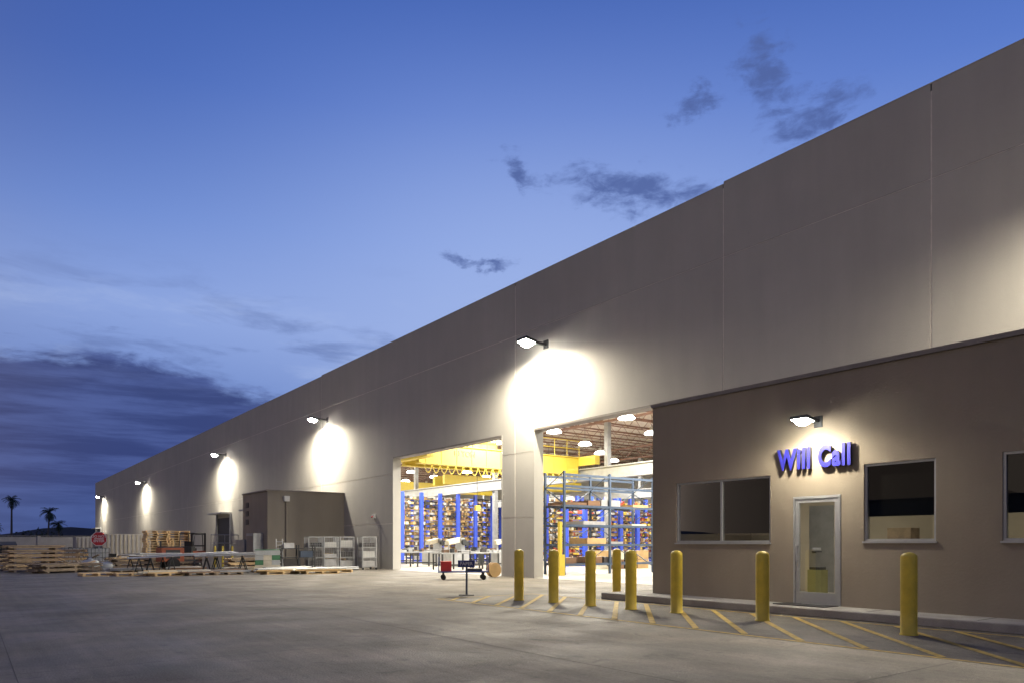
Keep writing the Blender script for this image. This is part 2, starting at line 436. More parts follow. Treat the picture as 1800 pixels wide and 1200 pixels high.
def saw(x, y, rz):
    b = B("metal_saw_machine", None, (x, y, .01), rz)
    b.box(-.7, .7, -.45, .45, 0, .9, M_gray); b.box(-.8, .8, -.5, .5, .901, .97, M_gray); b.box(.25, .55, -.25, .25, .971, 1.7, M_gray)
    b.obox((-.15, 0, 1.5), (1.0, .3, .28), (0, -.15, 0), s[7]); b.cyl((.4, -.26, 1.45), (.4, -.4, 1.45), .17, M_dark, 14)
    b.cyl((-.5, 0, 1.45), (-.5, 0, 1.0), .05, M_gray); b.box(.65, .85, -.25, .1, 1.2, 1.5, M_dark); return b.done(.01)
saw(22.8, 36.5, .2); saw(26.4, 36.6, -.1); saw(24.6, 42, .4)
g = B("stacked_boxes")
for i in range(8):
    x = 26.8+(i % 4)*.95; z = .01+(i//4)*.5; g.box(x, x+.85, 28.6, 29.4, z, z+.48, random.choice([s[1], s[7], s[0], s[3]]))
g.done()
g = B("waste_bin"); g.box(24.9, 26.2, 21.5, 22.5, .1, 1.3, M_dark); g.box(24.85, 26.25, 21.45, 22.55, 1.301, 1.37, M_bluegray); g.cyl((25, 21.5, .08), (25, 22.5, .08), .08, M_black); g.cyl((26.1, 21.5, .08), (26.1, 22.5, .08), .08, M_black); g.done(.01)
g = B("material_column"); g.box(20.1, 20.4, 23.9, 24.2, .01, .9, M_crane); g.box(20.18, 20.32, 23.98, 24.12, .9, 2.3, M_crane); g.done()

# ------------------------------------------------------------------ will call office
OF = empty("will_call_office")
DX = 13.5; OH = 4.66
wins = [(9.23, 11.78, 1.38, 2.78), (5.95, 7.23, 1.40, 2.84), (3.2, 4.93, 1.40, 2.84)]
door = (7.68, 8.69, .15, 2.30)
ops = sorted([(w[0], w[1], w[2], w[3]) for w in wins]+[door])
g = B("front_wall", OF); cur = -9.0; xa, xb = DX, DX+.22
for o in ops:
    g.box(xa, xb, cur, o[0], 0.1, OH, M_office)
    g.box(xa, xb, o[0], o[1], o[3], OH, M_office)
    if o[2] > .3: g.box(xa, xb, o[0], o[1], .1, o[2], M_office)
    cur = o[1]
g.box(xa, xb, cur, 12.52, .1, OH, M_office); g.done()
g = B("side_and_back_walls", OF)
g.box(DX+.221, D-.003, 12.3, 12.52, 0.1, OH, M_office); g.box(DX+.221, D-.003, -9, -8.78, .1, OH, M_office)
g.box(DX+.221, D-.003, -8.77, 12.29, 4.2, 4.4, M_coping)
g.done()
g = B("coping", OF); g.box(DX-.035, DX+.28, -9, 12.555, OH+.002, OH+.085, M_coping); g.box(DX+.281, D-.003, 12.28, 12.555, OH+.002, OH+.085, M_coping)
g.done()
g = B("interior", OF)
g.box(DX+.221, D-.05, -8.7, 12.28, .1, .16, M_intfloor); g.box(DX+.221, D-.05, -8.7, 12.28, 2.95, 3.0, M_white)
g.box(D-.9, D-.8, -8.7, 12.28, .161, 2.949, M_cream); g.box(16.4, D-.91, 7.2, 7.3, .161, 2.949, M_cream)
g.box(15.2, 15.7, 10.9, 12.2, .161, 1.2, M_cream); g.box(15.15, 15.75, 10.85, 12.25, 1.201, 1.25, M_white)
g.box(D-.93, D-.902, 11.0, 11.4, .8, 2.4, M_wood2)
for i in range(40): g.box(D-.96, D-.931, 11.0+.1*(i % 4)+.004, 11.0+.1*(i % 4)+.096, .85+.15*(i//4), .85+.15*(i//4)+.135, random.choice([s[5], s[0], s[7], s[1]]))
g.box(D-.93, D-.902, 9.9, 10.55, .161, 2.3, M_gray); g.cyl((D-.96, 10.45, 1.15), (D-.96, 10.35, 1.15), .02, M_dark, 6)
g.box(15.75, 16.05, 9.45, 9.78, .161, .75, M_yg); g.box(15.78, 16.02, 9.48, 9.75, .751, .81, M_dark)
for y in (10.5, 6.6, 3.6, 0): g.box(14.6, 15.2, y-.6, y+.6, 2.93, 2.949, M_ofl)
for y in (5.6, 3.8, 1.5):
    g.box(15.3, 16.1, y-.8, y+.7, .85, .9, M_wood2); g.box(15.35, 15.4, y-.7, y+.6, .161, .849, M_dark); g.box(16.0, 16.05, y-.7, y+.6, .161, .849, M_dark)
    g.box(15.6, 15.65, y-.3, y+.25, 1.05, 1.45, M_dark); g.cyl((15.66, y, .9), (15.66, y, 1.1), .03, M_dark)
for y in (7.9, 6.2, 5.0): g.box(16.3, 16.7, y-.2, y+.3, .161, 1.7, M_wood2)
g.done()
g = B("window_frames", OF); gl = B("window_glass", OF); sh = B("roller_shades", OF)
for i, (y0, y1, z0, z1) in enumerate(wins):
    t = .042; xf0, xf1 = DX+.03, DX+.12
    g.box(xf0, xf1, y0, y1, z0, z0+t, M_alumpaint); g.box(xf0, xf1, y0, y1, z1-t, z1, M_alumpaint)
    g.box(xf0, xf1, y0, y0+t, z0+t, z1-t, M_alumpaint); g.box(xf0, xf1, y1-t, y1, z0+t, z1-t, M_alumpaint)
    g.box(DX-.03, DX+.03, y0-.02, y1+.02, z0-.035, z0-.002, M_alumpaint)
    if i == 0: g.box(xf0, xf1, 10.475, 10.525, z0+t, z1-t, M_alumpaint)
    gl.add([(DX+.07, y0+t, z0+t), (DX+.07, y1-t, z0+t), (DX+.07, y1-t, z1-t), (DX+.07, y0+t, z1-t)], [(0, 1, 2, 3)], M_tint)
    zb = z0+.2 if i == 0 else z0+.46
    sh.box(DX+.16, DX+.17, y0+.01, y1-.01, zb, z1-.01, M_shade)
g.done(); gl.done(); sh.done()
g = B("entry_door", OF); y0, y1, z0, z1 = door; t = .045
x0, x1 = DX-.015, DX+.1
g.box(x0, x1, y0+.001, y0+t, z0, z1, M_alumpaint); g.box(x0, x1, y1-t, y1-.001, z0, z1, M_alumpaint); g.box(x0, x1, y0+t, y1-t, z1-.05, z1-.001, M_alumpaint)
a, b_ = y0+t+.006, y1-t-.006; x0, x1 = DX+.0, DX+.045
st = .075
g.box(x0, x1, a, a+st, z0+.01, z1-.056, M_alumpaint); g.box(x0, x1, b_-st, b_, z0+.01, z1-.056, M_alumpaint)
g.box(x0, x1, a+st, b_-st, z0+.01, z0+.24, M_alumpaint); g.box(x0, x1, a+st, b_-st, z1-.13, z1-.056, M_alumpaint)
g.add([(DX+.02, a+st, z0+.24), (DX+.02, b_-st, z0+.24), (DX+.02, b_-st, z1-.13), (DX+.02, a+st, z1-.13)], [(0, 1, 2, 3)], M_glass)
g.cyl((DX-.06, b_-.05, 1.0), (DX-.06, b_-.05, 1.35), .014, M_alum); g.cyl((DX-.06, b_-.05, 1.03), (DX, b_-.05, 1.03), .01, M_alum); g.cyl((DX-.06, b_-.05, 1.32), (DX, b_-.05, 1.32), .01, M_alum)
g.box(DX+.012, DX+.016, 8.08, 8.3, 1.19, 1.205, M_dark); g.box(DX+.012, DX+.016, 8.1, 8.28, 1.225, 1.28, M_gray)
g.done()
g = B("door_mat"); g.box(12.95, 13.45, 7.7, 8.8, .1515, .165, M_black); g.done()
light("office_lamp", 'AREA', (14.9, 8.9, 2.9), 75, (1, .92, .76), None, shape='RECTANGLE', size=.6, size_y=1.2)
light("office_lamp", 'AREA', (14.9, 5.2, 2.9), 55, (1, .92, .76), None, shape='RECTANGLE', size=.6, size_y=1.2)
text("will_call_sign", "Will Call", .56, (DX-.06, 8.21, 3.035), ROT_W, M_lets, .03, .022, None, width=1.57, spacing=1.12, m2=M_dark)

# ------------------------------------------------------------------ lamps
def wall_light(x, y, z, P, PP, size=1.0, tilt=10, reach=.5, cone=150):
    b = B("wall_light", None, (x, y, z)); k = size
    b.box(.22*k, reach-.03, -.05*k, .05*k, .02, .12*k, M_dark)
    b.box(reach-.03, reach-.001, -.14*k, .14*k, -.08, .24*k, M_dark)
    sa = math.sin(R(tilt))
    b.obox((0, 0, .06*k), (.5*k, .6*k, .1*k), (0, R(tilt), 0), M_dark)
    b.obox((-.06*k*sa, 0, .06*k-.058*k), (.44*k, .54*k, .012), (0, R(tilt), 0), M_lens)
    b.lathe([(.001, -.16*k), (.13*k, -.14*k), (.22*k, -.08*k), (.25*k, -.015*k)], (0, 0, 0), M_lens, 14)
    o = b.done()
    light("lamp", 'AREA', (-.02, 0, -.17*k), P, (1, .90, .70), o, shape='RECTANGLE', size=.3*k, size_y=.3*k, rot=(0, R(tilt), 0))
    light("lamp_reflector", 'SPOT', (-.03, 0, -.19*k), PP, (1, .90, .70), o, shadow_soft_size=.1*k, spot_size=R(cone), spot_blend=.6)
    return o
for y in (2.6, 22.2, 43.7, 66, 101.4, 136.5): wall_light(17.05, y, 8.95, 200, 5600, reach=.95, cone=176)
wall_light(12.95, 8.14, 3.72, 20, 240, .6, 8, .55, 176)

# ------------------------------------------------------------------ bollards
for x, y in ((10.65, 14.17), (10.88, 13.15), (10.93, 11.95), (11.03, 10.83), (11.2, 9.76), (11.25, 7.85), (11.25, 5.34), (14.27, 14.55)):
    b = B("bollard", None, (x, y, 0)); r = .115
    prof = [(r+.012, 0), (r+.012, .02), (r, .025), (r, .4), (r, .8), (r, 1.15)]+[(r*math.cos(t*math.pi/12), 1.15+.075*math.sin(t*math.pi/12)) for t in range(1, 6)]+[(.001, 1.225)]
    b.lathe(prof, (0, 0, 0), M_yel); b.done()

# ------------------------------------------------------------------ utility building
UT = empty("utility_building")
g = B("walls", UT); g.box(13.46, D-.003, 41.2, 45.75, 0, 4.3, M_util); g.done()
g = B("coping", UT); g.box(13.40, D-.003, 41.14, 45.81, 4.302, 4.38, M_coping); g.done()
g = B("vents_and_cabinets", UT)
for z in (2.5, 3.0, 3.5): 
    g.box(13.43, 13.459, 44.6, 45.1, z, z+.3, M_dark)
    for k in range(4): g.obox((13.42, 44.85, z+.05+k*.07), (.04, .5, .01), (0, .6, 0), M_util)
g.box(12.9, 13.45, 41.9, 43.2, .05, 1.95, M_gray); g.box(12.85, 13.45, 43.4, 45.2, .05, 1.6, M_gray); g.box(12.88, 12.899, 42.0, 43.1, .2, 1.8, M_util)
g.box(14.35, 14.65, 41.0, 41.199, 3.75, 4.05, M_white); g.cyl((14.5, 41.12, 0), (14.5, 41.12, 3.75), .035, M_util)
g.done()

# ------------------------------------------------------------------ do not enter sign
SG = empty("do_not_enter_sign", (5.6, 44.3, 0)); SG.rotation_euler = (0, 0, R(-7))
g = B("post", SG); g.box(-.03, .03, .012, .05, 0, 2.0, M_gray); g.done()
g = B("sign_face", SG)
def disc(b, r, y, m, n=8, rot=math.pi/8):
    b.add([(r*math.cos(rot+2*math.pi*i/n), yy, 1.62+r*math.sin(rot+2*math.pi*i/n)) for yy in (y, y+.004) for i in range(n)],
          [tuple(range(n)), tuple(range(2*n-1, n-1, -1))]+[(i, n+i, n+(i+1) % n, (i+1) % n) for i in range(n)], m)
disc(g, .40, .005, M_white); disc(g, .37, 0, M_red); g.box(-.22, .22, -.004, -.001, 1.60, 1.64, M_white); g.done()
text("lettering_top", "DO NOT", .17, (0, -.004, 1.74), (R(90), 0, 0), M_white, .002, .003, SG)
text("lettering_bottom", "ENTER", .17, (0, -.004, 1.50), (R(90), 0, 0), M_white, .002, .003, SG)

# ------------------------------------------------------------------ paper stand + carts
PS = empty("paper_stand", (10.6, 16.4, 0)); PS.rotation_euler = (0, 0, R(-36))
g = B("stand", PS); g.box(-.2, .2, -.16, .16, 0, .02, M_dark); g.box(-.025, .025, -.025, .025, .02, .8, M_bluegray)
g.box(-.22, .22, -.12, .2, .80, .82, M_navy); g.box(-.22, .22, -.15, -.121, .74, .92, M_navy); g.box(-.22, -.2, -.12, .2, .821, .92, M_navy); g.box(.2, .22, -.12, .2, .821, .92, M_navy); g.box(-.18, .18, -.1, .17, .821, .87, M_white)
g.cyl((.08, .18, .8), (.08, .18, 1.35), .010, M_dark, 6); g.done()
text("paper_label", "PAPER", .12, (0, -.155, .83), (R(90), 0, 0), M_white, .002, .001, PS)
def cart(name, x, y, rz, L=1.9, W=.8, m=M_navy):
    b = B(name, None, (x, y, 0), rz)
    b.box(-L/2, L/2, -W/2, W/2, .28, .33, m)
    for sx in (-1, 1):
        for sy in (-1, 1):
            b.cyl((sx*(L/2-.2), sy*(W/2-.08)-.03, .1), (sx*(L/2-.2), sy*(W/2-.08)+.03, .1), .095, M_black, 14); b.box(sx*(L/2-.2)-.03, sx*(L/2-.2)+.03, sy*(W/2-.08)-.05, sy*(W/2-.08)+.05, .17, .279, M_dark)
    for sx in (-1, 1):
        for sy in (-1, 1): b.cyl((sx*(L/2-.03), sy*(W/2-.04), .33), (sx*(L/2-.03), sy*(W/2-.04), .85), .018, m, 6)
        b.cyl((sx*(L/2-.03), -(W/2-.04), .85), (sx*(L/2-.03), (W/2-.04), .85), .018, m, 6)
    return b
c = cart("platform_cart", 15.1, 23.6, R(-30)); c.box(-.85, -.45, -.3, .3, .331, .70, M_red); c.box(.1, .7, -.25, .25, .331, .42, M_dark); c.done()
g = B("cable_reel", None, (17.2, 24.6, 0)); g.cyl((0, -.12, .3), (0, -.09, .3), .3, s[1], 20); g.cyl((0, .09, .3), (0, .12, .3), .3, s[1], 20); g.cyl((0, -.09, .3), (0, .09, .3), .16, M_red, 16); g.done()

# ------------------------------------------------------------------ yard clutter
def pallet(b, x, y, z, L=1.2, W=1.0, m=None):
    m = m or M_wood; k = 7
    for i in range(k): yy = y-W/2+(i+.5)*W/k; b.box(x-L/2, x+L/2, yy-.045, yy+.045, z+.11, z+.13, m)
    for xx in (-L/2+.05, 0, L/2-.05): b.box(x+xx-.045, x+xx+.045, y-W/2, y+W/2, z+.02, z+.109, m)
    for i in range(3): yy = y-W/2+.06+i*(W-.12)/2; b.box(x-L/2, x+L/2, yy-.05, yy+.05, z, z+.019, m)
for (x, y, nn) in ((8.9, 47.3, 15), (10.15, 47.5, 15), (9.6, 49, 12), (7.4, 46.2, 5), (12.3, 39.2, 4), (16.6, 39.6, 6)):
    b = B("pallet_stack", None, (x, y, 0), random.uniform(-.1, .1))
    for k in range(nn): pallet(b, random.uniform(-.04, .04), random.uniform(-.04, .04), k*.142)
    b.done()
def lumber(x, y, rz, L, W, Hh, m=M_wood):
    b = B("lumber_pile", None, (x, y, 0), rz); z = 0
    while z < Hh:
        b.box(-L/2+.2, -L/2+.3, -W/2, W/2, z, z+.08, M_wood2); b.box(L/2-.3, L/2-.2, -W/2, W/2, z, z+.08, M_wood2); z += .081
        for k in range(3):
            yy = -W/2
            while yy < W/2-.05:
                w = random.choice([.09, .14, .19]); o1 = random.uniform(-.15, .15)
                b.box(-L/2+o1, L/2+random.uniform(-.2, .2), yy, yy+w-.008, z, z+.042, random.choice([m, m, M_wood2])); yy += w
            z += .044
    return b.done()
lumber(2.6, 43, .15, 2.2, 1.2, 1.15); lumber(3.9, 44.5, -.2, 2.0, 1.1, .9); lumber(1.4, 46, .4, 2.4, 1.2, .8); lumber(3.3, 40.6, .6, 1.9, 1.0, .35, M_wood2)
lumber(4.6, 41.3, -.1, 1.2, .9, .3, M_wood2); lumber(7.0, 43.2, .2, 2.2, 1.0, .6); lumber(9.6, 43.4, -.1, 2.4, 1.0, .75, M_wood2); lumber(11.4, 38.4, .1, 1.8, .9, .5)
b = B("wood_scrap_pile", None, (3.9, 42.0, 0))
for i in range(60):
    b.obox((random.gauss(0, .6), random.gauss(0, .5), .05+abs(random.gauss(0, .2))), (random.uniform(.5, 1.4), .1, .03), (random.uniform(-.4, .4), random.uniform(-.35, .35), random.uniform(0, 3.1)), random.choice([M_wood, M_wood2]))
b.done()
for (x, y) in ((4.6, 47.4), (5.9, 47.6)):
    b = B("ibc_tote", None, (x, y, 0), .1); pallet(b, 0, 0, 0); b.box(-.5, .5, -.45, .45, .16, 1.1, M_plastic)
    for i in range(7):
        a = -.54+i*.18
        for yy in (-.48, .48): b.cyl((a, yy, .14), (a, yy, 1.14), .012, M_dark, 5)
    for z in (.35, .6, .85, 1.12):
        for yy in (-.48, .48): b.cyl((-.55, yy, z), (.55, yy, z), .012, M_dark, 5)
    b.cyl((0, 0, 1.1), (0, 0, 1.16), .1, M_dark); b.done()
b = B("bulk_bag", None, (5.0, 42.6, 0))
b.lathe([(.32, 0), (.46, .12), (.45, .4), (.3, .52), (.12, .56), (.08, .66), (.001, .67)], (0, 0, 0), M_plastic, 12); b.lathe([(.3, 0), (.4, .1), (.4, .32), (.2, .42), (.001, .44)], (.75, .2, 0), M_plastic, 12); b.done()
for (x, y, rz) in ((4.4, 35.6, .1), (5.6, 34.8, -.05), (6.8, 33.9, .1), (8.1, 33.6, .05), (9.2, 33.6, -.1), (6.0, 38.0, .3), (8.6, 38.6, .0), (10.4, 36.2, .2)):
    b = B("loaded_pallet", None, (x, y, 0), rz); pallet(b, 0, 0, 0, 1.2, 1.0, random.choice([M_wood, M_wood2]))
    if random.random() < .75:
        yy = -.4
        while yy < .35:
            w = random.choice([.06, .1, .15]); b.box(-random.uniform(.6, 1.1), random.uniform(.6, 1.0), yy, yy+w-.01, .132, .132+w*.7, random.choice([M_alum, M_gray, s[7], s[0], M_wood])); yy += w
    b.done()
for (x, y, rz) in ((11.3, 32.9, .05), (12.9, 32.2, -.08), (12.2, 34.6, .05), (14.0, 33.2, .1)):
    b = B("tube_bundle", None, (x, y, 0), rz); pallet(b, 0, 0, 0, 1.5, .9)
    for i in range(9):
        b.cyl((-1.2, -.35+i*.08, .17), (1.1, -.35+i*.08, .17), .035, random.choice([M_alum, M_gray, s[4]]), 8)
    for i in range(5): b.cyl((-1.1, -.25+i*.08, .235), (1.15, -.25+i*.08, .235), .035, M_gray, 8)
    b.done()
def trestle(x, y, rz, L, tilt, m):
    b = B("sheet_trestle", None, (x, y, 0), rz)
    for sx in (-L*.3, L*.3):
        for sy in (-.4, .4):
            b.cyl((sx-.2, sy, 0), (sx, sy, .72), .025, M_dark, 6); b.cyl((sx+.2, sy, 0), (sx, sy, .72), .025, M_dark, 6)
        b.box(sx-.04, sx+.04, -.5, .5, .72, .78, M_wood2)
    b.obox((0, 0, .83), (L, 1.1, .05), (0, tilt, 0), m); b.obox((.3, .1, .90), (L*.8, .9, .03), (0, tilt, .04), M_gray)
    return b.done()
trestle(8.0, 36.2, -.15, 4.6, -.05, M_alum); trestle(9.6, 35.4, -.2, 2.6, -.03, M_gray); trestle(7.0, 38.2, .3, 2.6, 0, M_gray)
b = B("towable_generator", None, (8.4, 41, 0), .1)
b.box(-.55, .55, -.45, .45, .45, 1.15, M_orange); b.box(-.5, .5, -.4, .4, 1.151, 1.22, M_dark); b.box(-.35, .35, -.47, -.451, .6, 1.05, M_dark)
for yy in (-.5, .5): b.cyl((0, yy-.08, .32), (0, yy+.08, .32), .32, M_black, 18)
b.box(.55, 1.3, -.04, .04, .45, .52, M_dark); b.cyl((1.2, 0, 0), (1.2, 0, .7), .03, M_dark); b.cyl((-.4, .2, 1.2), (-.4, .2, 1.5), .04, M_dark); b.done(.02)
b = B("forklift", None, (10.6, 46.0, 0), .9)
b.box(-.9, .7, -.5, .5, .35, .95, M_orange); b.box(-1.1, -.6, -.499, .499, .45, 1.2, M_dark); b.box(.8, .88, -.45, -.35, .1, 2.0, M_dark); b.box(.8, .88, .35, .45, .1, 2.0, M_dark)
for z in (.5, 1.2, 1.9): b.box(.81, .87, -.349, .349, z, z+.08, M_dark)
for sx in (-.6, .5):
    for sy in (-.5, .5): b.cyl((sx, sy-.09, .27), (sx, sy+.09, .27), .27, M_black, 16)
for sx, sy in ((-.7, -.42), (-.7, .42), (.55, -.42), (.55, .42)): b.cyl((sx, sy, .95), (sx*.8, sy, 1.95), .03, M_dark, 6)
b.box(-.6, .5, -.46, .46, 1.95, 2.0, M_dark); b.box(-.4, .1, -.25, .25, .951, 1.1, M_black); b.box(-.42, -.34, -.25, .25, 1.1, 1.5, M_black)
for yy in (-.25, .25): b.box(.9, 2.0, yy-.06, yy+.06, .08, .12, M_dark)
b.done(.015)
for x, y in ((10.4, 40.2), (10.9, 40.6), (11.5, 41)):
    b = B("safety_post", None, (x, y, 0)); b.lathe([(.06, 0), (.06, 1.2), (.04, 1.24), (.001, 1.25)], (0, 0, 0), M_crane, 12); b.done()
g = B("loading_dock_wall"); 
g.add([(10.2, 42.0, 0), (13.3, 40.0, 0), (13.3, 40.0, 1.0), (10.2, 42.0, .75), (10.35, 42.25, 0), (13.45, 40.25, 0), (13.45, 40.25, 1.0), (10.35, 42.25, .75)],
      [(0, 1, 2, 3), (5, 4, 7, 6), (3, 2, 6, 7), (1, 5, 6, 2), (4, 0, 3, 7)], M_conc)
g.done()
g = B("hand_rail")
for i in range(5): g.cyl((11.8+i*.4, 46.5, 0), (11.8+i*.4, 46.5, 1.9), .02, M_gray, 6)
g.cyl((11.8, 46.5, 1.9), (13.4, 46.5, 1.9), .025, M_gray, 6); g.cyl((11.8, 46.5, 1.4), (13.4, 46.5, 1.4), .02, M_gray, 6); g.done()
b = B("wrapped_box_stack", None, (11.5, 35.2, 0), -.3); pallet(b, 0, 0, 0)
for k in range(4):
    for i in range(3): b.box(-.56+i*.375, -.19+i*.375, -.45, .45, .135+k*.23, .355+k*.23, random.choice([M_plastic, M_green, s[7]]))
b.box(-.57, .57, -.455, .455, 1.056, 1.09, M_green); b.done()
b = B("steel_shelf_cart", None, (13.4, 36.4, 0), -.2)
for sx in (-.8, 0, .8):
    for sy in (-.35, .35): b.box(sx-.03, sx+.03, sy-.03, sy+.03, .12, 1.3, M_dark)
for z in (.2, .65, 1.1): b.box(-.83, .83, -.38, .38, z, z+.04, M_dark)
b.box(-.7, .1, -.3, .3, .241, .6, s[3]); b.box(.1, .7, -.3, .3, .691, 1.0, M_bluegray); b.box(-.7, -.2, -.3, .2, 1.141, 1.4, s[2])
for sx in (-.7, .7):
    for sy in (-.3, .3): b.cyl((sx, sy-.03, .07), (sx, sy+.03, .07), .07, M_black)
for k in range(9): b.cyl((-1.05, -.3+.02*k, .1+k*.17), (-.75, -.3+.02*k, .1+k*.17), .015, M_alum, 5)
b.cyl((-1.05, -.33, 0), (-1.05, -.1, 1.6), .02, M_alum, 6); b.cyl((-.75, -.33, 0), (-.75, -.1, 1.6), .02, M_alum, 6); b.done()
for i, (x, y) in enumerate(((14.6, 37.3), (15.35, 37.1), (16.15, 36.9), (17.0, 36.0))):
    b = B("storage_cage", None, (x, y, 0), -.15); w, d, h = .36, .5, 1.72
    for sx in (-w, w):
        for sy in (-d, d): b.box(sx-.02, sx+.02, sy-.02, sy+.02, .12, h, M_alumpaint); b.cyl((sx, sy-.02, .06), (sx, sy+.02, .06), .06, M_black)
    for z in (.14, .62, 1.15, h-.02):
        for sy in (-d, d): b.box(-w, w, sy-.015, sy+.015, z, z+.03, M_alumpaint)
        for sx in (-w, w): b.box(sx-.014, sx+.014, -d, d, z+.001, z+.029, M_alumpaint)
    for k in range(1, 8):
        for sy in (-d, d): b.cyl((-w+k*w/4, sy, .15), (-w+k*w/4, sy, h), .006, M_alumpaint, 4, caps=False)
    for k in range(1, 18): b.cyl((-w, -d, .15+k*.09), (w, -d, .15+k*.09), .005, M_alumpaint, 4, caps=False)
    for k in range(1, 9):
        b.cyl((w, -d+k*d/4.5, .15), (w, -d+k*d/4.5, h), .006, M_alumpaint, 4, caps=False); b.cyl((-w, -d+k*d/4.5, .15), (-w, -d+k*d/4.5, h), .006, M_alumpaint, 4, caps=False)
    for z in (.18, .66, 1.19): b.box(-w+.05, w-.05, -d+.06, d-.06, z, z+random.uniform(.15, .4), random.choice([M_dark, s[2], s[7], s[3], M_white]))
    b.done()

# background
g = B("fence_wall")
for i in range(24):
    x = -88+i*4.05; g.box(x, x+3.8, 76, 76.2, 0, 1.95, M_fence); g.box(x+3.8, x+4.05, 75.93, 76.27, 0, 2.02, M_fence)
g.box(-88, 9.3, 75.95, 76.25, 2.021, 2.07, M_coping)
g.done()
b = B("storage_trailer", None, (11.3, 72.5, 0), -.12); b.box(-1.9, 1.9, -1.2, 1.2, .5, 2.2, M_fence)
for i in range(12): b.box(-1.85+i*.32, -1.75+i*.32, -1.24, -1.201, .55, 2.15, M_util)
for sx in (-1.2, 1.2):
    for sy in (-1.0, 1.0): b.cyl((sx, sy-.12, .4), (sx, sy+.12, .4), .4, M_black, 16)
b.done()
b = B("shipping_container", None, (8.6, 73.2, 0), 0); b.box(-1.2, 1.2, -1.2, 1.2, .05, 1.95, M_fence)
for i in range(8): b.box(-1.1+i*.3, -1.0+i*.3, -1.24, -1.201, .15, 1.85, M_coping)
b.done()
b = B("dumpster", None, (1.3, 52, 0)); b.add([(-.9, -.6, .15), (.9, -.6, .15), (.9, .6, .15), (-.9, .6, .15), (-1.0, -.85, 1.2), (1.0, -.85, 1.2), (1.0, .7, 1.4), (-1.0, .7, 1.4)], B.BF, M_dark)
b.cyl((-1.15, 0, .9), (1.15, 0, .9), .06, M_dark); b.obox((0, -.05, 1.36), (2.05, 1.6, .05), (.13, 0, 0), M_black)
for sx in (-.7, .7): b.cyl((sx-.04, -.4, .08), (sx+.04, -.4, .08), .08, M_black)
b.done()
b = B("reflection_backdrop"); b.box(-90, -70, -90, 60, 0, 7, M_util); b.box(-90.2, -69.8, -90.2, 60.2, 7.002, 7.2, M_coping)  # unseen building added behind the camera for the office windows to reflect
for i in range(9): b.box(-69.99, -69.9, -80+i*14, -76+i*14, 0, 3.6, M_dark); b.box(-69.97, -69.7, -72+i*14, -71.4+i*14, 5, 5.3, M_lens)
b.done()

def palm(x, y, h, cr):
    b = B("palm_tree", None, (x, y, 0)); lean = random.uniform(-.4, .4)
    P = [Vector((lean*(t/5)**2, 0, h*t/5)) for t in range(6)]
    for i in range(5): b.cyl(P[i], P[i+1], .26-.025*i, M_trunk, 8, r2=.26-.025*(i+1), caps=False)
    top = P[-1]
    for i in range(38):
        a = random.uniform(0, 2*math.pi); el = random.uniform(-1.1, 1.3); L = cr*random.uniform(.75, 1.05)
        pts = []; p = top.copy(); e = el
        for k in range(6):
            pts.append(p.copy()); p = p+Vector((math.cos(a)*math.cos(e), math.sin(a)*math.cos(e), math.sin(e)))*L/5; e -= .28
        side = Vector((-math.sin(a), math.cos(a), 0))
        for k in range(1, 6):
            q0, q1 = pts[k-1], pts[k]; w = .28*cr*(1-abs(k-3.0)/4)
            for sg in (-1, 1):
                for j in range(3):
                    qa = q0.lerp(q1, j/3); qb = q0.lerp(q1, j/3+.22)
                    b.add([qa, qb, qb+side*sg*w+(q1-q0)*.5-Vector((0, 0, .1*cr)), ], [(0, 1, 2)], M_frond)
            b.cyl(q0, q1, .025, M_frond, 3, caps=False)
    return b.done()
def az_pos(az, d): return (d*math.sin(R(az)), d*math.cos(R(az)))
for az, d, h, c in ((2.3, 190, 10.6, 2.0), (4.3, 200, 8.6, 2.4), (4.95, 205, 6.0, 2.1), (9.6, 210, 4.9, 1.9), (9.0, 230, 4.2, 1.7), (1.4, 230, 5.6, 1.9), (-6, 200, 11, 2.0), (-10, 220, 12, 2.0)):
    palm(*az_pos(az, d), h, c)
def trees(n, a0, a1, d0, d1, r0, r1):
    b = B("tree_line")
    for i in range(n):
        az = random.uniform(a0, a1); d = random.uniform(d0, d1); x, y = az_pos(az, d); r = random.uniform(r0, r1)
        for k in range(90):
            v = Vector((random.gauss(0, 1), random.gauss(0, 1), random.gauss(0, .7))); v = v.normalized()*r*random.uniform(.5, 1.05)
            c = Vector((x, y, r*.9+.8))+Vector((v.x*1.5, v.y, v.z)); q = [c+Vector((random.uniform(-.5, .5), random.uniform(-.5, .5), random.uniform(-.45, .45)))*r*.4 for _ in range(3)]
            b.add(q, [(0, 1, 2)], M_leaf)
        b.cyl((x, y, 0), (x, y, r), .2, M_trunk, 5)
    b.done()
trees(60, -40, 12, 230, 300, 1.5, 3.4)
b = B("hills"); vs = []; fs = []
for i in range(80):
    az = -60+i*1.6; x, y = az_pos(az, 2200); hh = 18+14*math.sin(i*.35)+9*math.sin(i*.93+1)+5*random.random(); vs += [(x, y, -5), (x*1.01, y*1.01, max(6, hh))]
for i in range(79): fs.append((2*i, 2*i+2, 2*i+3, 2*i+1))
b.add(vs, fs, M_hill); b.done()

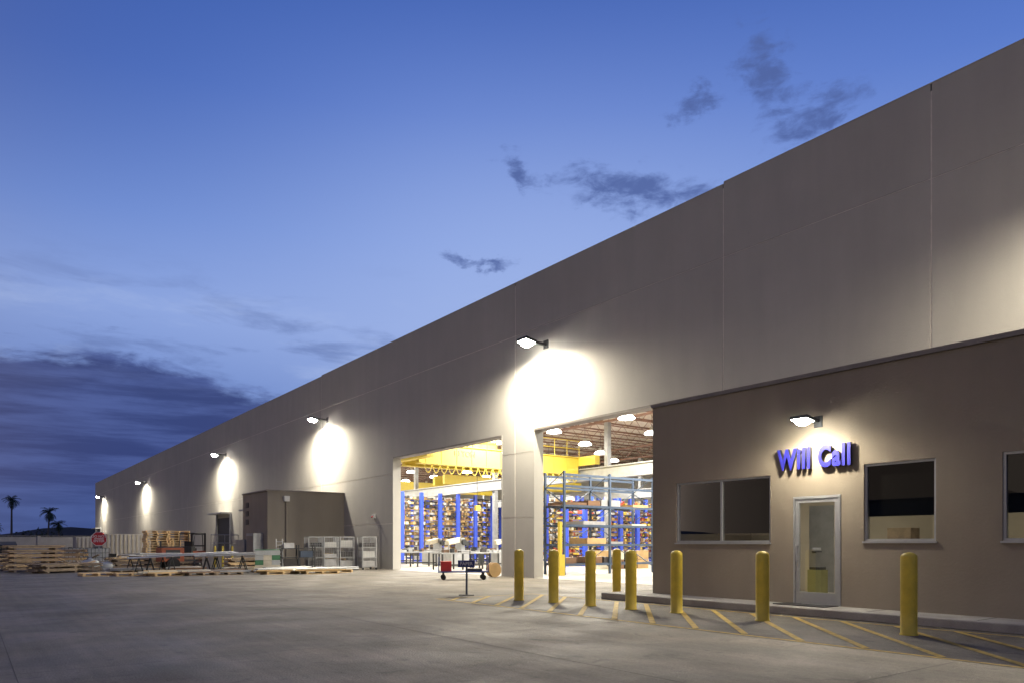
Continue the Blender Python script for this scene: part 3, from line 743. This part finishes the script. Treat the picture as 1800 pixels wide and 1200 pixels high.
# ------------------------------------------------------------------ world
W = bpy.data.worlds.new("World"); S.world = W; W.use_nodes = True; nt = W.node_tree; bg = nt.nodes["Background"]
def Mth(op, a, b=None, c=None):
    n = nt.nodes.new("ShaderNodeMath"); n.operation = op
    for i, v in enumerate((a, b, c)):
        if v is None: continue
        if isinstance(v, (int, float)): n.inputs[i].default_value = v
        else: nt.links.new(v, n.inputs[i])
    return n.outputs[0]
def mapr(v, a, b, c, d, smooth=True):
    n = nt.nodes.new("ShaderNodeMapRange"); n.interpolation_type = 'SMOOTHSTEP' if smooth else 'LINEAR'
    nt.links.new(v, n.inputs[0]); n.inputs[1].default_value = a; n.inputs[2].default_value = b; n.inputs[3].default_value = c; n.inputs[4].default_value = d
    return n.outputs[0]
def mixc(f, a, b):
    n = nt.nodes.new("ShaderNodeMix"); n.data_type = 'RGBA'
    if isinstance(f, float): n.inputs[0].default_value = f
    else: nt.links.new(f, n.inputs[0])
    for i, v in ((6, a), (7, b)):
        if isinstance(v, tuple): n.inputs[i].default_value = (*v, 1)
        else: nt.links.new(v, n.inputs[i])
    return n.outputs[2]
def srgb(r, g, b):
    f = lambda c: (c/255/12.92) if c/255 <= .04045 else ((c/255+.055)/1.055)**2.4
    return (f(r), f(g), f(b))
tc = nt.nodes.new("ShaderNodeTexCoord"); sp = nt.nodes.new("ShaderNodeSeparateXYZ"); nt.links.new(tc.outputs["Generated"], sp.inputs[0])
az = Mth('MULTIPLY', Mth('ARCTAN2', sp.outputs[0], sp.outputs[1]), 57.2958)
el = Mth('MULTIPLY', Mth('ARCSINE', sp.outputs[2]), 57.2958)
rp = nt.nodes.new("ShaderNodeValToRGB"); nt.links.new(mapr(el, 0, 60, 0, 1, False), rp.inputs[0])
E = rp.color_ramp.elements
stops = [(0, srgb(62, 85, 144)), (5/60, srgb(76, 102, 166)), (11/60, srgb(112, 139, 202)), (16/60, srgb(138, 163, 221)), (22/60, srgb(114, 146, 217)), (30/60, srgb(84, 119, 200)), (38/60, srgb(62, 96, 176)), (1, srgb(36, 62, 122))]
E[0].position = 0; E[0].color = (*stops[0][1], 1); E[1].position = 1; E[1].color = (*stops[-1][1], 1)
for p, c in stops[1:-1]:
    e = E.new(p); e.color = (*c, 1)
colr = rp.outputs[0]
def cnoise(sa, se, sc, det, dist, seed, out=None):
    cb = nt.nodes.new("ShaderNodeCombineXYZ"); nt.links.new(Mth('MULTIPLY', az, sa), cb.inputs[0]); nt.links.new(Mth('MULTIPLY', el, se), cb.inputs[1]); cb.inputs[2].default_value = seed
    n = nt.nodes.new("ShaderNodeTexNoise"); n.inputs["Scale"].default_value = sc; n.inputs["Detail"].default_value = det; n.inputs["Roughness"].default_value = .62; n.inputs["Distortion"].default_value = dist
    nt.links.new(cb.outputs[0], n.inputs["Vector"]); return n.outputs["Fac"]
def gauss(a0, e0, sa, se, rot=0.0, A=None, Ee=None):
    da = Mth('SUBTRACT', A or az, a0); de = Mth('SUBTRACT', Ee or el, e0)
    if rot:
        c, s_ = math.cos(R(rot)), math.sin(R(rot))
        u = Mth('ADD', Mth('MULTIPLY', da, c), Mth('MULTIPLY', de, s_)); v = Mth('SUBTRACT', Mth('MULTIPLY', de, c), Mth('MULTIPLY', da, s_))
    else: u, v = da, de
    q = Mth('ADD', Mth('POWER', Mth('ABSOLUTE', Mth('DIVIDE', u, sa)), 2.0), Mth('POWER', Mth('ABSOLUTE', Mth('DIVIDE', v, se)), 2.0))
    return Mth('EXPONENT', Mth('MULTIPLY', q, -1.0))
glow = gauss(40, 19, 24, 11)
colr = mixc(Mth('MULTIPLY', glow, .55), colr, srgb(174, 193, 238))
dk = mapr(az, 34, -5, 0, 1)
colr = mixc(Mth('MULTIPLY', Mth('MULTIPLY', dk, mapr(el, 14, 32, 0, 1)), .55), colr, srgb(48, 78, 152))
wa = Mth('ADD', az, Mth('MULTIPLY', Mth('SUBTRACT', cnoise(.25, .35, 1.0, 5, 0, 51), .5), 7.0))
we = Mth('ADD', el, Mth('MULTIPLY', Mth('SUBTRACT', cnoise(.25, .45, 1.0, 5, 0, 77), .5), 4.0))
n1 = cnoise(.42, 1.0, 1.0, 9, .4, 3.1)
n2 = cnoise(.12, .55, 1.0, 8, .3, 8.4)
gs = [gauss(55.2, 31.0, 3.4, 1.9, -58, wa, we), gauss(59.0, 28.3, 3.8, 1.3, 18, wa, we), gauss(45.5, 25.3, 6.4, 1.4, -8, wa, we), gauss(37.3, 26.8, 2.5, .9, -22, wa, we), gauss(33.8, 20.8, 3.2, .5, -5, wa, we), gauss(50.5, 30, 2.2, .8, 15, wa, we)]
tot = gs[0]
for q in gs[1:]: tot = Mth('MAXIMUM', tot, q)
small = mapr(Mth('ADD', Mth('MULTIPLY', tot, .60), Mth('MULTIPLY', n1, 1.25)), .78, 1.32, 0, 1)
small = Mth('MULTIPLY', small, mapr(tot, .02, .35, 0, 1))
colr = mixc(Mth('MULTIPLY', small, .9), colr, srgb(80, 100, 158))
st = mapr(n2, .48, .70, 0, 1); stm = Mth('MULTIPLY', mapr(el, 8, 12, 0, 1), mapr(el, 21, 14, 0, 1))
colr = mixc(Mth('MULTIPLY', Mth('MULTIPLY', st, stm), .6), colr, srgb(98, 118, 172))
st2 = mapr(cnoise(.1, .4, 1.0, 6, .2, 21.0), .50, .72, 0, 1)
colr = mixc(Mth('MULTIPLY', Mth('MULTIPLY', st2, stm), .55), colr, srgb(165, 185, 230))
n3 = cnoise(.16, .5, 1.0, 9, .2, 15.0)
edge = Mth('ADD', Mth('SUBTRACT', el, Mth('MULTIPLY', mapr(az, 8, 32, 0, 1, False), -4.6)), Mth('MULTIPLY', n3, -7.0))
bank = mapr(edge, 9.9, 8.2, 0, 1)
bankc = mixc(mapr(cnoise(.1, 1.0, 1.0, 7, .2, 31.0), .35, .68, 0, 1), srgb(52, 64, 116), srgb(76, 92, 150))
bankm = Mth('MULTIPLY', Mth('MULTIPLY', bank, mapr(el, 1.0, 5, .4, 1)), mapr(az, 60, 30, 0, 1))
colr = mixc(Mth('MULTIPLY', bankm, .93), colr, bankc)
west_fill = Mth('MULTIPLY', mapr(sp.outputs[0], .2, -.7, 0, 1), mapr(el, 75, 0, 0, 1))
colr = mixc(west_fill, colr, (.24, .19, .16))  # warm glow added to the sky behind the camera, to warm the wall
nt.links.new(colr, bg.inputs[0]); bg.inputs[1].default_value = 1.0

light("dusk_fill", 'SUN', (-20, 0, 30), .12, (1, .84, .68), None, angle=R(40), rot=(R(0), R(-68), R(-12)))  # added soft warm fill on the facade, standing in for dusk glow

# ------------------------------------------------------------------ camera
cd = bpy.data.cameras.new("camera"); cam = bpy.data.objects.new("camera", cd); COL.objects.link(cam); S.camera = cam
cam.location = (0, 0, 1.35); cam.rotation_euler = (R(90), 0, -math.atan(958/1300))
cd.sensor_width = 36; cd.lens = 26; cd.shift_y = 355/1800; cd.clip_end = 6000; cd.clip_start = .1
S.view_settings.view_transform = 'Standard'; S.view_settings.look = 'None'; S.view_settings.exposure = 0
